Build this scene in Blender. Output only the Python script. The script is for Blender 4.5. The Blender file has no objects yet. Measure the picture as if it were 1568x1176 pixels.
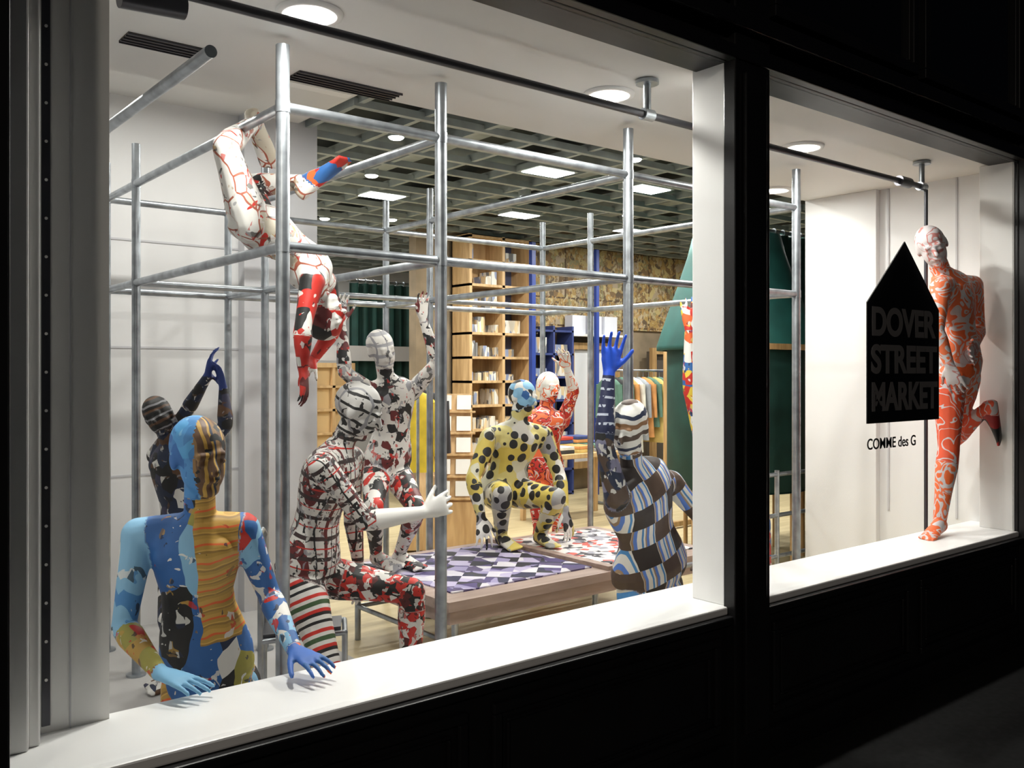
import bpy, bmesh, math, random
import numpy as np
from mathutils import Vector, Matrix
random.seed(4)
SC=bpy.context.scene
COL=SC.collection
V=Vector
try:
    SC.view_settings.view_transform='Standard'
except Exception: pass

# ------------------------------------------------------------ materials
def newmat(name):
    m=bpy.data.materials.new(name); m.use_nodes=True
    nt=m.node_tree; b=nt.nodes.get('Principled BSDF')
    return m,nt,b
def setc(sock,c): sock.default_value=(c[0],c[1],c[2],1)
def plain(name,col,rough=.5,metal=0,noise=0.0,scale=8,spec=.5):
    m,nt,b=newmat(name)
    b.inputs['Roughness'].default_value=rough; b.inputs['Metallic'].default_value=metal
    b.inputs['Specular IOR Level'].default_value=spec
    if noise>0:
        tc=nt.nodes.new('ShaderNodeTexCoord'); n=nt.nodes.new('ShaderNodeTexNoise'); n.inputs['Scale'].default_value=scale
        n.inputs['Detail'].default_value=4
        r=nt.nodes.new('ShaderNodeValToRGB'); r.color_ramp.elements[0].position=.3; r.color_ramp.elements[1].position=.7
        r.color_ramp.elements[0].color=(*[c*(1-noise) for c in col],1); r.color_ramp.elements[1].color=(*[min(1,c*(1+noise)) for c in col],1)
        nt.links.new(tc.outputs['Object'],n.inputs['Vector']); nt.links.new(n.outputs['Fac'],r.inputs[0]); nt.links.new(r.outputs[0],b.inputs['Base Color'])
    else: setc(b.inputs['Base Color'],col)
    return m
def emis(name,col,s):
    m,nt,b=newmat(name); setc(b.inputs['Base Color'],col); setc(b.inputs['Emission Color'],col); b.inputs['Emission Strength'].default_value=s
    return m
def wood(name,c1,c2,scale=3,axis=0):
    m,nt,b=newmat(name); b.inputs['Roughness'].default_value=.5
    tc=nt.nodes.new('ShaderNodeTexCoord'); mp=nt.nodes.new('ShaderNodeMapping')
    s=[8,8,8]; s[axis]=1; mp.inputs['Scale'].default_value=s
    n=nt.nodes.new('ShaderNodeTexNoise'); n.inputs['Scale'].default_value=scale; n.inputs['Detail'].default_value=6
    r=nt.nodes.new('ShaderNodeValToRGB'); r.color_ramp.elements[0].position=.35; r.color_ramp.elements[1].position=.65
    r.color_ramp.elements[0].color=(*c1,1); r.color_ramp.elements[1].color=(*c2,1)
    L=nt.links.new; L(tc.outputs['Object'],mp.inputs[0]); L(mp.outputs[0],n.inputs['Vector']); L(n.outputs['Fac'],r.inputs[0]); L(r.outputs[0],b.inputs['Base Color'])
    return m

class NB:
    def __init__(s,nt): s.nt=nt
    def n(s,t,**k):
        x=s.nt.nodes.new(t)
        for a,b in k.items(): setattr(x,a,b)
        return x
    def l(s,a,b): s.nt.links.new(a,b)
    def math(s,op,a,b=None,c=None):
        x=s.n('ShaderNodeMath',operation=op)
        for i,q in enumerate((a,b,c)):
            if q is None: continue
            if isinstance(q,(int,float)): x.inputs[i].default_value=q
            else: s.l(q,x.inputs[i])
        return x.outputs[0]
    def ramp(s,fac,cols,pos=None):
        r=s.n('ShaderNodeValToRGB'); cr=r.color_ramp; cr.interpolation='CONSTANT'
        k=len(cols)
        cr.elements[0].position=0; cr.elements[0].color=(*cols[0],1)
        cr.elements[1].position=(pos[1] if pos else 1/k); cr.elements[1].color=(*cols[min(1,k-1)],1)
        for i in range(2,k):
            e=cr.elements.new(pos[i] if pos else i/k); e.color=(*cols[i],1)
        s.l(fac,r.inputs[0]); return r.outputs[0]
    def mix(s,f,a,b):
        x=s.n('ShaderNodeMix',data_type='RGBA')
        for sock,q in ((x.inputs[0],f),(x.inputs[6],a),(x.inputs[7],b)):
            if isinstance(q,(int,float)): sock.default_value=q
            elif isinstance(q,tuple): sock.default_value=(*q,1)
            else: s.l(q,sock)
        return x.outputs[2]
def vor(N,vec,scale,seed=0,stretch=(1,1,1),feature='F1',rnd=1):
    mp=N.n('ShaderNodeMapping'); mp.inputs['Location'].default_value=(seed*1.7,seed*.9,seed*2.3); mp.inputs['Scale'].default_value=stretch; N.l(vec,mp.inputs[0])
    v=N.n('ShaderNodeTexVoronoi',feature=feature); v.inputs['Scale'].default_value=scale; v.inputs['Randomness'].default_value=rnd; N.l(mp.outputs[0],v.inputs['Vector'])
    return v
def noise(N,vec,scale,seed=0,det=2,dist=0):
    mp=N.n('ShaderNodeMapping'); mp.inputs['Location'].default_value=(seed*1.3,seed*.7,seed*2.1); N.l(vec,mp.inputs[0])
    v=N.n('ShaderNodeTexNoise'); v.inputs['Scale'].default_value=scale; v.inputs['Detail'].default_value=det; v.inputs['Distortion'].default_value=dist; N.l(mp.outputs[0],v.inputs['Vector'])
    return v.outputs['Fac']
def sepr(N,col,i=0):
    s=N.n('ShaderNodeSeparateColor'); N.l(col,s.inputs[0]); return s.outputs[i]
def sepx(N,vec):
    s=N.n('ShaderNodeSeparateXYZ'); N.l(vec,s.inputs[0]); return s.outputs
def pmat(name,fn,attr='bp',rough=.55,distort=.02,dscale=9,det=None):
    m,nt,b=newmat(name); N=NB(nt); b.inputs['Roughness'].default_value=rough
    if attr:
        a=N.n('ShaderNodeAttribute',attribute_name=attr); vec=a.outputs['Vector']
    else:
        vec=N.n('ShaderNodeTexCoord').outputs['Object']
    raw=vec
    if distort:
        no=N.n('ShaderNodeTexNoise'); no.inputs['Scale'].default_value=dscale; N.l(raw,no.inputs['Vector'])
        s1=N.n('ShaderNodeVectorMath',operation='SUBTRACT'); N.l(no.outputs['Color'],s1.inputs[0]); s1.inputs[1].default_value=(.5,.5,.5)
        s2=N.n('ShaderNodeVectorMath',operation='SCALE'); N.l(s1.outputs[0],s2.inputs[0]); s2.inputs['Scale'].default_value=distort*2
        s3=N.n('ShaderNodeVectorMath',operation='ADD'); N.l(raw,s3.inputs[0]); N.l(s2.outputs[0],s3.inputs[1]); vec=s3.outputs[0]
    c=fn(N,vec,raw)
    if det:
        cols,sc,thr,amt=det
        dc=N.ramp(sepr(N,vor(N,vec,sc,11,(1,1,.6)).outputs['Color'],1),cols)
        mk=N.math('MULTIPLY',N.math('GREATER_THAN',noise(N,raw,sc*.42,3,2,.8),thr),amt)
        c=N.mix(mk,c,dc)
    N.l(c,b.inputs['Base Color'])
    return m
def patch(cols,scale=7,seed=0,stretch=(1,1,1),specks=None,line=None):
    def f(N,vec,raw):
        v=vor(N,vec,scale,seed,stretch); c=N.ramp(sepr(N,v.outputs['Color']),cols)
        if specks:
            for (sc,ss,thr,sd) in specks:
                n=noise(N,vec,ss,sd,1,1.0); c=N.mix(N.math('GREATER_THAN',n,thr),c,sc)
        if line:
            e=vor(N,vec,scale,seed,stretch,'DISTANCE_TO_EDGE'); c=N.mix(N.math('LESS_THAN',e.outputs['Distance'],line[1]),c,line[0])
        return c
    return f
def stripes(cols,pos,period,axis=2,specks=None):
    def f(N,vec,raw):
        x=sepx(N,vec)[axis]; fr=N.math('FRACT',N.math('ADD',N.math('DIVIDE',x,period),50)); c=N.ramp(fr,cols,pos)
        if specks:
            for (sc,ss,thr,sd) in specks:
                n=noise(N,vec,ss,sd,1,1.0); c=N.mix(N.math('GREATER_THAN',n,thr),c,sc)
        return c
    return f
def plaid(base,lines,specks=None):
    def f(N,vec,raw):
        xs=sepx(N,vec); c=base
        for ax,per,st,w,col in lines:
            fr=N.math('FRACT',N.math('ADD',N.math('DIVIDE',xs[ax],per),50+st))
            c=N.mix(N.math('LESS_THAN',fr,w),c,col)
        if specks:
            for (sc,ss,thr,sd) in specks:
                n=noise(N,vec,ss,sd,1,1.0); c=N.mix(N.math('GREATER_THAN',n,thr),c,sc)
        return c
    return f
def camo(cols,pos,scale=8,dist=1.5,seed=0):
    def f(N,vec,raw): return N.ramp(noise(N,vec,scale,seed,1,dist),cols,pos)
    return f
def dots(cols,dotc,scale=13,thr=.3,bscale=5,seed=0):
    def f(N,vec,raw):
        b=N.ramp(sepr(N,vor(N,vec,bscale,seed+3).outputs['Color']),cols)
        v=vor(N,vec,scale,seed,rnd=.45); return N.mix(N.math('LESS_THAN',v.outputs['Distance'],thr),b,dotc)
    return f
def blocks(k,a1,a2,bcols,bpos,bper):
    def f(N,vec,raw):
        xs=sepx(N,vec)
        fx=N.math('FLOOR',N.math('MULTIPLY',N.math('ADD',xs[0],5.03),k)); fz=N.math('FLOOR',N.math('MULTIPLY',N.math('ADD',xs[2],5.0),k))
        ch=N.math('MODULO',N.math('ADD',fx,fz),2)
        st=N.ramp(N.math('FRACT',N.math('ADD',N.math('DIVIDE',xs[0],bper),50)),bcols,bpos)
        aa=N.mix(N.math('GREATER_THAN',N.math('MODULO',fz,2),.5),a1,a2)
        return N.mix(N.math('GREATER_THAN',ch,.5),aa,st)
    return f

WHITE=plain('white_paint',(.80,.79,.77),.45,noise=.02,scale=3)
CEILW=plain('white_ceiling_paint',(.70,.69,.67),.6,noise=.03,scale=2)
WALLW=plain('white_wall_paint',(.76,.76,.76),.6,noise=.03,scale=2)
WALLG=plain('pilaster_grey_paint',(.56,.56,.58),.6,noise=.03,scale=2)
SILL=plain('white_sill_gloss',(.92,.92,.91),.3,noise=.015,scale=4)
BLACK=plain('black_facade_gloss',(.009,.009,.010),.4,noise=.2,scale=5,spec=.35)
BLACK2=plain('black_panel_paint',(.009,.009,.010),.45,noise=.3,scale=5,spec=.35)
DGLASS=plain('dark_transom_glass',(.006,.007,.008),.12)
PIPE=plain('galvanised_steel',(.37,.40,.43),.34,.85,noise=.28,scale=14)
DPIPE=plain('dark_rail_steel',(.07,.07,.08),.35,.6)
DARK=plain('dark_void',(.06,.05,.045),.8)
GRID=plain('ceiling_grid_grey',(.32,.36,.35),.5,.1,noise=.15)
CEILD=plain('open_ceiling_dark',(.035,.043,.04),.8,noise=.4,scale=2)
TAN=wood('tan_plywood',(.50,.32,.15),(.66,.45,.23),3,2)
TAN2=wood('oak_frame',(.34,.20,.08),(.50,.32,.14),3,2)
PINKW=wood('pale_plinth_wood',(.33,.24,.20),(.43,.32,.27),3,0)
FLOORM=wood('floor_boards',(.48,.39,.22),(.60,.50,.30),2,0)
FLOORW=plain('painted_display_floor',(.40,.39,.38),.6,noise=.1,scale=2)
TEAL=plain('dark_green_felt',(.008,.055,.046),.7,noise=.25,scale=5)
TEAL2=plain('teal_awning',(.010,.085,.074),.65,noise=.25,scale=4)
PAVE=plain('pavement_asphalt',(.010,.010,.010),.9,noise=.3,scale=30,spec=.2)
LAMP=emis('lamp_glow',(1,.98,.94),14)
PANEL=emis('light_panel_glow',(.95,1,.98),9)
CARD=plain('white_card',(.85,.85,.82),.5)

# ------------------------------------------------------------ mesh builder
class MB:
    def __init__(s): s.v=[];s.f=[];s.m=[];s.s=[]
    def add(s,vs,fs,m,sm=False):
        o=len(s.v); s.v+= [tuple(x) for x in vs]
        for f in fs: s.f.append([o+i for i in f]); s.m.append(m); s.s.append(sm)
    def box(s,x0,x1,y0,y1,z0,z1,m=0):
        vs=[V((x,y,z)) for z in (z0,z1) for y in (y0,y1) for x in (x0,x1)]
        s.add(vs,[(0,2,3,1),(4,5,7,6),(0,1,5,4),(1,3,7,5),(3,2,6,7),(2,0,4,6)],m)
    def cyl(s,p,q,r,m=0,n=16,r2=None,sm=True):
        p=V(p);q=V(q);ax=(q-p).normalized(); t=V((0,0,1)) if abs(ax.z)<.9 else V((1,0,0))
        u=ax.cross(t).normalized(); w=ax.cross(u); r2=r if r2 is None else r2
        a=[p+(u*math.cos(2*math.pi*i/n)+w*math.sin(2*math.pi*i/n))*r for i in range(n)]
        b=[q+(u*math.cos(2*math.pi*i/n)+w*math.sin(2*math.pi*i/n))*r2 for i in range(n)]
        s.add(a+b,[(i,(i+1)%n,n+(i+1)%n,n+i) for i in range(n)],m,sm)
        s.add(a,[tuple(range(n))[::-1]],m); s.add(b,[tuple(range(n))],m)
    def tube(s,pts,r,m=0):
        for a,c in zip(pts[:-1],pts[1:]): s.cyl(a,c,r,m,10)
    def sph(s,c,r,m=0,n=14,k=8):
        c=V(c); r=V(r) if not isinstance(r,(int,float)) else V((r,r,r)); vs=[]
        for j in range(1,k):
            t=math.pi*j/k
            for i in range(n):
                p=2*math.pi*i/n; vs.append(c+V((r.x*math.sin(t)*math.cos(p),r.y*math.sin(t)*math.sin(p),r.z*math.cos(t))))
        vs+= [c+V((0,0,r.z)),c-V((0,0,r.z))]; top=len(vs)-2
        fs=[(j*n+i,(j+1)*n+i,(j+1)*n+(i+1)%n,j*n+(i+1)%n) for j in range(k-2) for i in range(n)]
        fs+=[(top,i,(i+1)%n) for i in range(n)]+[(top+1,(k-2)*n+(i+1)%n,(k-2)*n+i) for i in range(n)]
        s.add(vs,fs,m,True)
    def lathe(s,c,prof,m=0,n=48,sm=True):
        c=V(c); vs=[c+V((r*math.cos(2*math.pi*i/n),r*math.sin(2*math.pi*i/n),z)) for r,z in prof for i in range(n)]
        s.add(vs,[(j*n+i,j*n+(i+1)%n,(j+1)*n+(i+1)%n,(j+1)*n+i) for j in range(len(prof)-1) for i in range(n)],m,sm)
    def poly(s,pts,d,m=0):
        n=len(pts); d=V(d); a=[V(p) for p in pts]; b=[p+d for p in a]
        s.add(a+b,[tuple(range(n))[::-1],tuple(range(n,2*n))]+[(i,(i+1)%n,n+(i+1)%n,n+i) for i in range(n)],m)
    def build(s,name,mats,bevel=0,parent=None):
        me=bpy.data.meshes.new(name); me.from_pydata(s.v,[],s.f)
        for m in mats: me.materials.append(m)
        me.polygons.foreach_set('material_index',s.m); me.polygons.foreach_set('use_smooth',s.s)
        bm=bmesh.new(); bm.from_mesh(me); bmesh.ops.recalc_face_normals(bm,faces=bm.faces); bm.to_mesh(me); bm.free()
        ob=bpy.data.objects.new(name,me); COL.objects.link(ob)
        if bevel:
            md=ob.modifiers.new('bevel','BEVEL'); md.width=bevel; md.segments=2; md.limit_method='ANGLE'
        if parent: ob.parent=parent
        return ob

# ------------------------------------------------------------ ROOM SHELL
b=MB(); b.box(-1.5,14.2,.15,11.2,-.1,0); b.build('floor',[FLOORM])
b=MB(); b.box(-1.5,2.5,.30,3.6,0,.006); b.build('floor_display_zone',[FLOORW])
b=MB(); b.box(-8,16,-9,.0,-.16,-.0); b.build('ground',[PAVE])
b=MB()
b.box(-3,8.5,-.02,.15,0,.625,0)
b.box(-3,8.5,-.05,.0,.595,.628,0)
b.box(-3,8.5,-.05,-.02,0,.12,0)
def frame(b,x0,x1,z0,z1,y,w,d,m):
    b.box(x0,x1,y-d,y,z0,z0+w,m); b.box(x0,x1,y-d,y,z1-w,z1,m); b.box(x0,x0+w,y-d,y,z0+w,z1-w,m); b.box(x1-w,x1,y-d,y,z0+w,z1-w,m)
for x0,x1 in ((.5,1.66),(1.76,2.9),(3.25,4.4),(4.5,5.65),(6.1,7.2)):
    frame(b,x0,x1,.17,.55,-.02,.035,.018,0); frame(b,x0+.06,x1-.06,.23,.49,-.02,.012,.012,0)
b.box(2.955,3.185,-.06,.0,0,3.2,0)
b.box(3.0,3.14,-.08,-.06,.15,2.8,0)
b.box(5.69,8.5,-.02,.15,.6,4.6,0); b.box(5.69,6.0,-.07,-.02,0,4.6,0)
b.box(-3,.405,-.02,.15,.6,4.6,0)
b.box(-3,8.5,-.02,.15,2.845,4.6,0)
b.box(-3,8.5,-.07,-.02,2.845,2.90,0); b.box(-3,8.5,-.10,-.02,2.96,3.03,0)
b.build('wall_front',[BLACK],bevel=.006)
for i,(x0,x1) in enumerate(((.45,1.65),(1.72,2.92),(3.22,4.42),(4.49,5.65))):
    b=MB(); b.box(x0,x1,-.03,-.021,3.08,3.98,1); frame(b,x0,x1,3.08,3.98,-.02,.05,.045,0); frame(b,x0+.05,x1-.05,3.13,3.93,-.02,.015,.03,0)
    b.build('window_%d'%(i+3),[BLACK2,DGLASS],bevel=.004)
b=MB(); b.box(.40,5.88,-.02,.345,.628,.66); b.build('window_sill',[SILL],bevel=.006)
b=MB(); b.box(.40,5.88,.15,.30,.0,.627); b.build('wall_sill_back',[WALLW])
b=MB(); b.box(.36,.485,.20,.28,.66,2.85); b.box(.485,.515,.22,.28,.66,2.85)
b.build('trim_1',[WHITE],bevel=.006)
b=MB(); b.box(.30,.70,.30,.36,.66,2.85,0); b.box(.533,.553,.295,.301,.68,2.84,1)
for k in range(20): b.cyl((.543,.296,.8+k*.1),(.543,.292,.8+k*.1),.004,0,8)
b.box(.60,.604,.297,.30,.66,2.85,2)
b.build('trim_2',[WHITE,DPIPE,WALLG])
b=MB(); b.box(2.962,3.178,0,.165,.66,2.85); b.build('trim_3',[SILL],bevel=.004)
b=MB(); b.box(5.68,5.90,0,.20,.66,2.85); b.build('trim_4',[WHITE],bevel=.004)
b=MB()
Zs=2.85
b.box(.3,5.95,.0,1.30,Zs,Zs+.12)
b.box(.3,1.70,1.30,1.66,Zs,Zs+.12)
b.box(.3,5.95,1.20,1.30,Zs+.12,3.32); b.box(5.0,5.95,1.30,1.5,Zs,Zs+.12)
b.build('ceiling_soffit',[CEILW])
for x0,x1 in ((1.0,1.33),(1.68,2.18)):
    b=MB(); b.box(x0,x1,1.17,1.29,Zs-.004,Zs,0)
    for yy in (1.17,1.20,1.23,1.26,1.285): b.box(x0,x1,yy,yy+.004,Zs-.010,Zs-.004,1)
    b.build('air_diffuser',[DARK,DPIPE])
b=MB(); b.box(-1.5,2.80,1.2,3.7,3.32,3.42); b.build('ceiling_white',[CEILW])
b=MB(); b.box(2.80,14.2,.15,11.2,3.75,3.85); b.box(-1.5,2.80,3.7,11.2,3.75,3.85); b.build('ceiling',[CEILD])
b=MB()
x=2.85
while x<14: b.box(x,x+.04,1.32,11,3.30,3.36); x+=.5
y=1.5
while y<11: b.box(2.82,14,y,y+.05,3.28,3.33); y+=.42
for yy in (2.3,4.1,6.0): b.cyl((2.95,yy,3.52),(14,yy,3.52),.09,0)
for xx in (4.0,5.6,7.4): b.box(xx,xx+.28,1.35,10.8,3.42,3.60,0)
b.build('ceiling_grid',[GRID])
b=MB(); b.box(-1.5,2.94,3.6,3.72,0,3.75,0); b.box(2.41,2.94,3.50,3.6,0,3.75,1)
for z in (2.42,1.75,.95): b.box(-1.5,2.41,3.595,3.6,z,z+.012,1)
b.build('wall_back_left',[WALLW,WALLG])
b=MB(); b.box(2.86,2.94,3.72,11,0,3.75); b.build('wall_stock_side',[WALLW])
b=MB(); b.box(-1.6,-1.5,.15,3.7,0,3.4); b.build('wall_left',[WALLW])
b=MB(); b.box(.3,.42,.36,.9,0,2.85);  b.build('wall_left_return',[WALLW])
b=MB(); b.box(5.88,6.0,.0,1.5,0,2.97,0)
for y in (.42,.88): b.box(5.872,5.88,y,y+.014,.66,2.85,1)
b.box(5.83,5.88,.95,1.5,0,2.85,0)
b.build('wall_right_display',[WALLW,WALLG],bevel=.003)
b=MB(); b.box(14.1,14.2,.15,11.2,0,3.75); b.build('wall_right',[WALLW])
def mosaic(N,vec,raw):
    v=vor(N,vec,11,2,(1,1,1)); c=N.ramp(sepr(N,v.outputs['Color']),[(.42,.28,.10),(.24,.15,.07),(.55,.44,.20),(.14,.10,.06),(.45,.36,.25),(.30,.27,.14)])
    xs=sepx(N,raw)
    g=N.math('LESS_THAN',N.math('FRACT',N.math('DIVIDE',xs[0],.55)),.05)
    g2=N.math('LESS_THAN',N.math('FRACT',N.math('DIVIDE',xs[2],.37)),.06)
    return N.mix(N.math('MAXIMUM',g,g2),c,(.10,.06,.03))
MOS=pmat('collage_paper',mosaic,None,.6,.03,det=([(.6,.5,.3),(.2,.12,.05),(.5,.3,.1)],30,.5,.7))
BACKD=plain('warm_brown_plaster',(.26,.20,.13),.7,noise=.3,scale=3)
b=MB(); b.box(5.9,14.1,6.8,6.95,0,3.75,0); b.box(7.35,14.1,6.76,6.8,2.2,3.3,1); b.build('wall_back',[BACKD,MOS])
b=MB(); b.box(2.9,14.1,11,11.15,0,3.75,0); b.build('wall_back_deep',[WALLG])
m,nt,bb=newmat('shop_glass'); nt.nodes.remove(bb)
tr=nt.nodes.new('ShaderNodeBsdfTransparent'); tr.inputs[0].default_value=(.975,.985,.98,1); gl=nt.nodes.new('ShaderNodeBsdfGlossy'); gl.inputs['Roughness'].default_value=.02
mx=nt.nodes.new('ShaderNodeMixShader'); mx.inputs[0].default_value=.03; o=nt.nodes['Material Output']
nt.links.new(tr.outputs[0],mx.inputs[1]); nt.links.new(gl.outputs[0],mx.inputs[2]); nt.links.new(mx.outputs[0],o.inputs[0]); GLASS=m
for i,(x0,x1) in enumerate(((.41,2.96),(3.18,5.68))):
    b=MB(); b.box(x0,x1,.004,.010,.661,2.845); b.build('window_%d'%(i+1),[GLASS])

# ------------------------------------------------------------ LIGHTS
def area(name,loc,sx,sy,p,col=(1,.965,.91),shape='RECTANGLE'):
    l=bpy.data.lights.new(name,'AREA'); l.shape=shape; l.size=sx
    if shape=='RECTANGLE': l.size_y=sy
    l.energy=p; l.color=col
    o=bpy.data.objects.new(name,l); o.location=loc; COL.objects.link(o); return o
for x,y in ((1.437,.59),(2.90,.59),(4.41,.59),(5.30,1.39)):
    em=bpy.data.objects.new('downlight',None); COL.objects.link(em); em.location=(x,y,Zs)
    b=MB(); b.lathe((0,0,0),[(.115,-.001),(.112,-.012),(.085,-.014),(.078,-.002),(.076,.0)],0); b.build('trim_ring',[WHITE],parent=em)
    b=MB(); b.cyl((0,0,-.001),(0,0,-.006),.077,0,32); b.build('lamp_disc',[LAMP],parent=em)
    a=area('bulb',(0,0,-.012),.14,.14,(31 if x<4 else 26) if y<1 else 9,shape='DISK'); a.parent=em
for i,(x,y) in enumerate(((4.43,2.4),(5.03,3.43),(6.21,3.4),(4.48,5.2),(6.17,5.2),(7.9,5.2),(7.9,3.4),(9.7,5.2),(9.7,3.4),(4.4,7.6),(6.5,9.0),(4.0,9.6))):
    em=bpy.data.objects.new('ceiling_light_panel',None); COL.objects.link(em); em.location=(x,y,3.28)
    b=MB(); b.box(-.22,.22,-.15,.15,.0,.05,0); b.box(-.19,.19,-.12,.12,-.006,.0,1); b.build('housing',[GRID,PANEL],parent=em)
    a=area('tube',(0,0,-.012),.34,.20,42); a.parent=em
for x,y in ((3.4,3.2),(3.9,4.4),(5.5,4.3),(7.0,4.4),(8.8,4.3),(5.2,6.2),(4.6,6.6),(6.4,2.3),(5.2,2.6)):
    em=bpy.data.objects.new('ceiling_spotlight',None); COL.objects.link(em); em.location=(x,y,3.26)
    b=MB(); b.cyl((0,0,.0),(0,0,.10),.06,0); b.sph((0,0,0),(.055,.055,.02),1); b.build('can',[GRID,LAMP],parent=em)
for x in (.9,2.2):
    em=bpy.data.objects.new('batten_light',None); COL.objects.link(em); em.location=(x,2.6,3.30)
    b=MB(); b.box(-.5,.5,-.04,.04,-.03,.02,0); b.build('batten_body',[WHITE],parent=em)
    a=area('batten_tube',(0,0,-.035),.95,.06,20); a.parent=em
l=bpy.data.lights.new('facade_fill_light','POINT'); l.energy=520; l.color=(1,.88,.75); l.shadow_soft_size=.2  # unseen fill lamp, added to bring out the black facade and sign letters
o=bpy.data.objects.new('facade_fill_light',l); o.location=(-5.5,-7,5.0); COL.objects.link(o)
w=bpy.data.worlds.new('night'); SC.world=w; w.use_nodes=True; w.node_tree.nodes['Background'].inputs[0].default_value=(.01,.012,.02,1); w.node_tree.nodes['Background'].inputs[1].default_value=.25

# ------------------------------------------------------------ RAIL under soffit
b=MB(); b.cyl((.5,.35,2.70),(5.30,.35,2.70),.016,0)
for x in (.62,2.89,5.27):
    b.cyl((x,.35,2.70),(x,.35,2.835),.016,1); b.cyl((x,.35,2.83),(x,.35,2.845),.05,1); b.cyl((x-.03,.35,2.70),(x+.03,.35,2.70),.026,1)
b.cyl((5.0,.35,2.70),(5.12,.35,2.70),.03,0)
b.cyl((.74,.35,2.65),(.92,.35,2.66),.035,0); b.cyl((.80,.35,2.66),(.80,.35,2.70),.01,0)
b.build('ceiling_rail',[DPIPE,PIPE])
b=MB(); b.cyl((5.29,.335,.661),(5.29,.335,2.68),.011,0); b.cyl((5.29,.315,.66),(5.29,.315,.672),.028,0); b.build('mannequin_stand_pole',[DPIPE])

# ------------------------------------------------------------ PIPE SCAFFOLD
b=MB(); R=.026
XS=(1.466,2.18,3.317,4.77)
for x in XS:
    for y in (.87,2.65,3.2):
        b.cyl((x,y,0.006),(x,y,2.82 if y<1 else 2.80),R if y<1 else .022); b.cyl((x,y,0.006),(x,y,.018),.05)
for z in (2.07,2.59):
    for y in (.87,3.2): b.cyl((XS[0],y,z),(XS[3],y,z),.020)
    for x in XS: b.cyl((x,.87,z),(x,3.2,z),.020)
b.cyl((XS[0],2.65,2.07),(XS[3],2.65,2.07),.017)
for x in XS:
    for y in (.87,2.65,3.2):
        for z in (2.07,2.59): b.cyl((x,y,z-.022),(x,y,z+.022),(R if y<1 else .022)+.002)
b.cyl((1.04,.46,2.59),(1.04,3.2,2.59),.020); b.cyl((1.04,3.2,2.59),(1.466,3.2,2.59),.02)
b.cyl((1.04,3.2,0.006),(1.04,3.2,2.8),.022); b.cyl((1.04,3.2,2.07),(1.466,3.2,2.07),.02)
b.build('pipe_scaffold',[PIPE])
b=MB()
for (p,q) in (((3.0,1.15,.30),(4.6,1.15,.30)),((3.0,1.15,.0),(3.0,1.15,.36)),((3.9,1.15,0),(3.9,1.15,.50)),((4.6,1.15,0),(4.6,1.15,.36)),((3.9,1.15,.48),(4.6,1.15,.48))):
    b.cyl(p,q,.014)
b.build('low_steel_railing',[PIPE])
b=MB()
for z in (.25,.55,.85): b.cyl((5.0,1.65,z),(7.2,1.65,z),.016)
for x in (5.0,5.7,6.4,7.2): b.cyl((x,1.65,0),(x,1.65,.88),.018)
b.build('low_steel_railing',[PIPE])

# ------------------------------------------------------------ DISPLAY PLATFORM
def chq(N,vec,raw):
    xs=sepx(N,raw); a=N.math('MULTIPLY',N.math('ADD',xs[0],xs[1]),5.2); c=N.math('MULTIPLY',N.math('SUBTRACT',xs[0],xs[1]),5.2)
    ch=N.math('MODULO',N.math('ADD',N.math('FLOOR',N.math('ADD',a,60)),N.math('FLOOR',N.math('ADD',c,60))),2)
    pal=N.ramp(sepr(N,vor(N,vec,9,1).outputs['Color']),[(.02,.02,.06),(.07,.05,.16),(.02,.02,.03),(.28,.25,.42)])
    pal2=N.ramp(sepr(N,vor(N,vec,9,4).outputs['Color']),[(.55,.53,.60),(.42,.38,.54),(.60,.58,.62),(.08,.06,.14)])
    return N.mix(N.math('GREATER_THAN',ch,.5),pal2,pal)
CHQ=pmat('chequered_textile',chq,None,.7,.01)
RUG2=pmat('lettered_textile',patch([(.72,.69,.67),(.55,.1,.08),(.70,.67,.66),(.04,.04,.05),(.66,.62,.60),(.3,.3,.35)],19,2),None,.7,.03)
b=MB()
b.box(2.62,4.72,1.43,2.58,.33,.44,0)
b.box(2.60,4.74,1.41,2.60,.40,.45,0)
b.box(2.72,3.72,1.55,2.50,.45,.458,1); b.box(3.82,4.64,1.55,2.50,.45,.458,2)
b.box(3.74,3.80,1.43,2.58,.45,.475,0)
for x in (2.70,3.7,4.65):
    for y in (1.5,2.5): b.cyl((x,y,0),(x,y,.33),.018,3)
b.cyl((2.70,1.5,.2),(4.65,1.5,.2),.014,3); b.cyl((2.70,2.5,.2),(4.65,2.5,.2),.014,3); b.cyl((2.70,1.5,.2),(2.70,2.5,.2),.014,3)
b.build('display_platform',[PINKW,CHQ,RUG2,PIPE])

# ------------------------------------------------------------ STORE FIXTURES
BK=pmat('book_spines',patch([(.7,.7,.66),(.5,.36,.2),(.25,.3,.45),(.7,.55,.33),(.2,.2,.2),(.75,.72,.65),(.6,.55,.45)],22,5,(1,1,.3)),None,.6,0)
b=MB(); x0,x1,y0,y1=6.38,7.34,6.38,6.75
for x in (x0,x0+.5,x1-.04): b.box(x,x+.04,y0,y1,0,3.25,0)
b.box(x0+.5,x1,y1-.02,y1,0,3.25,2); b.box(x0,x0+.5,y1-.02,y1,0,3.25,0)
for k in range(12):
    z=.02+k*.29; b.box(x0,x1,y0,y1,z,z+.03,0)
    if k<11:
        xx=x0+.06
        while xx<x0+.46:
            wd=random.uniform(.03,.12)
            if random.random()<.6: b.box(xx,min(xx+wd-.01,x0+.48),y0+.06,y1-.05,z+.03,z+random.uniform(.12,.22),1)
            xx+=wd
        if random.random()<.8: b.box(x0+.56,x0+.56+random.uniform(.15,.3),y0+.08,y1-.05,z+.03,z+random.uniform(.1,.2),1)
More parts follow.
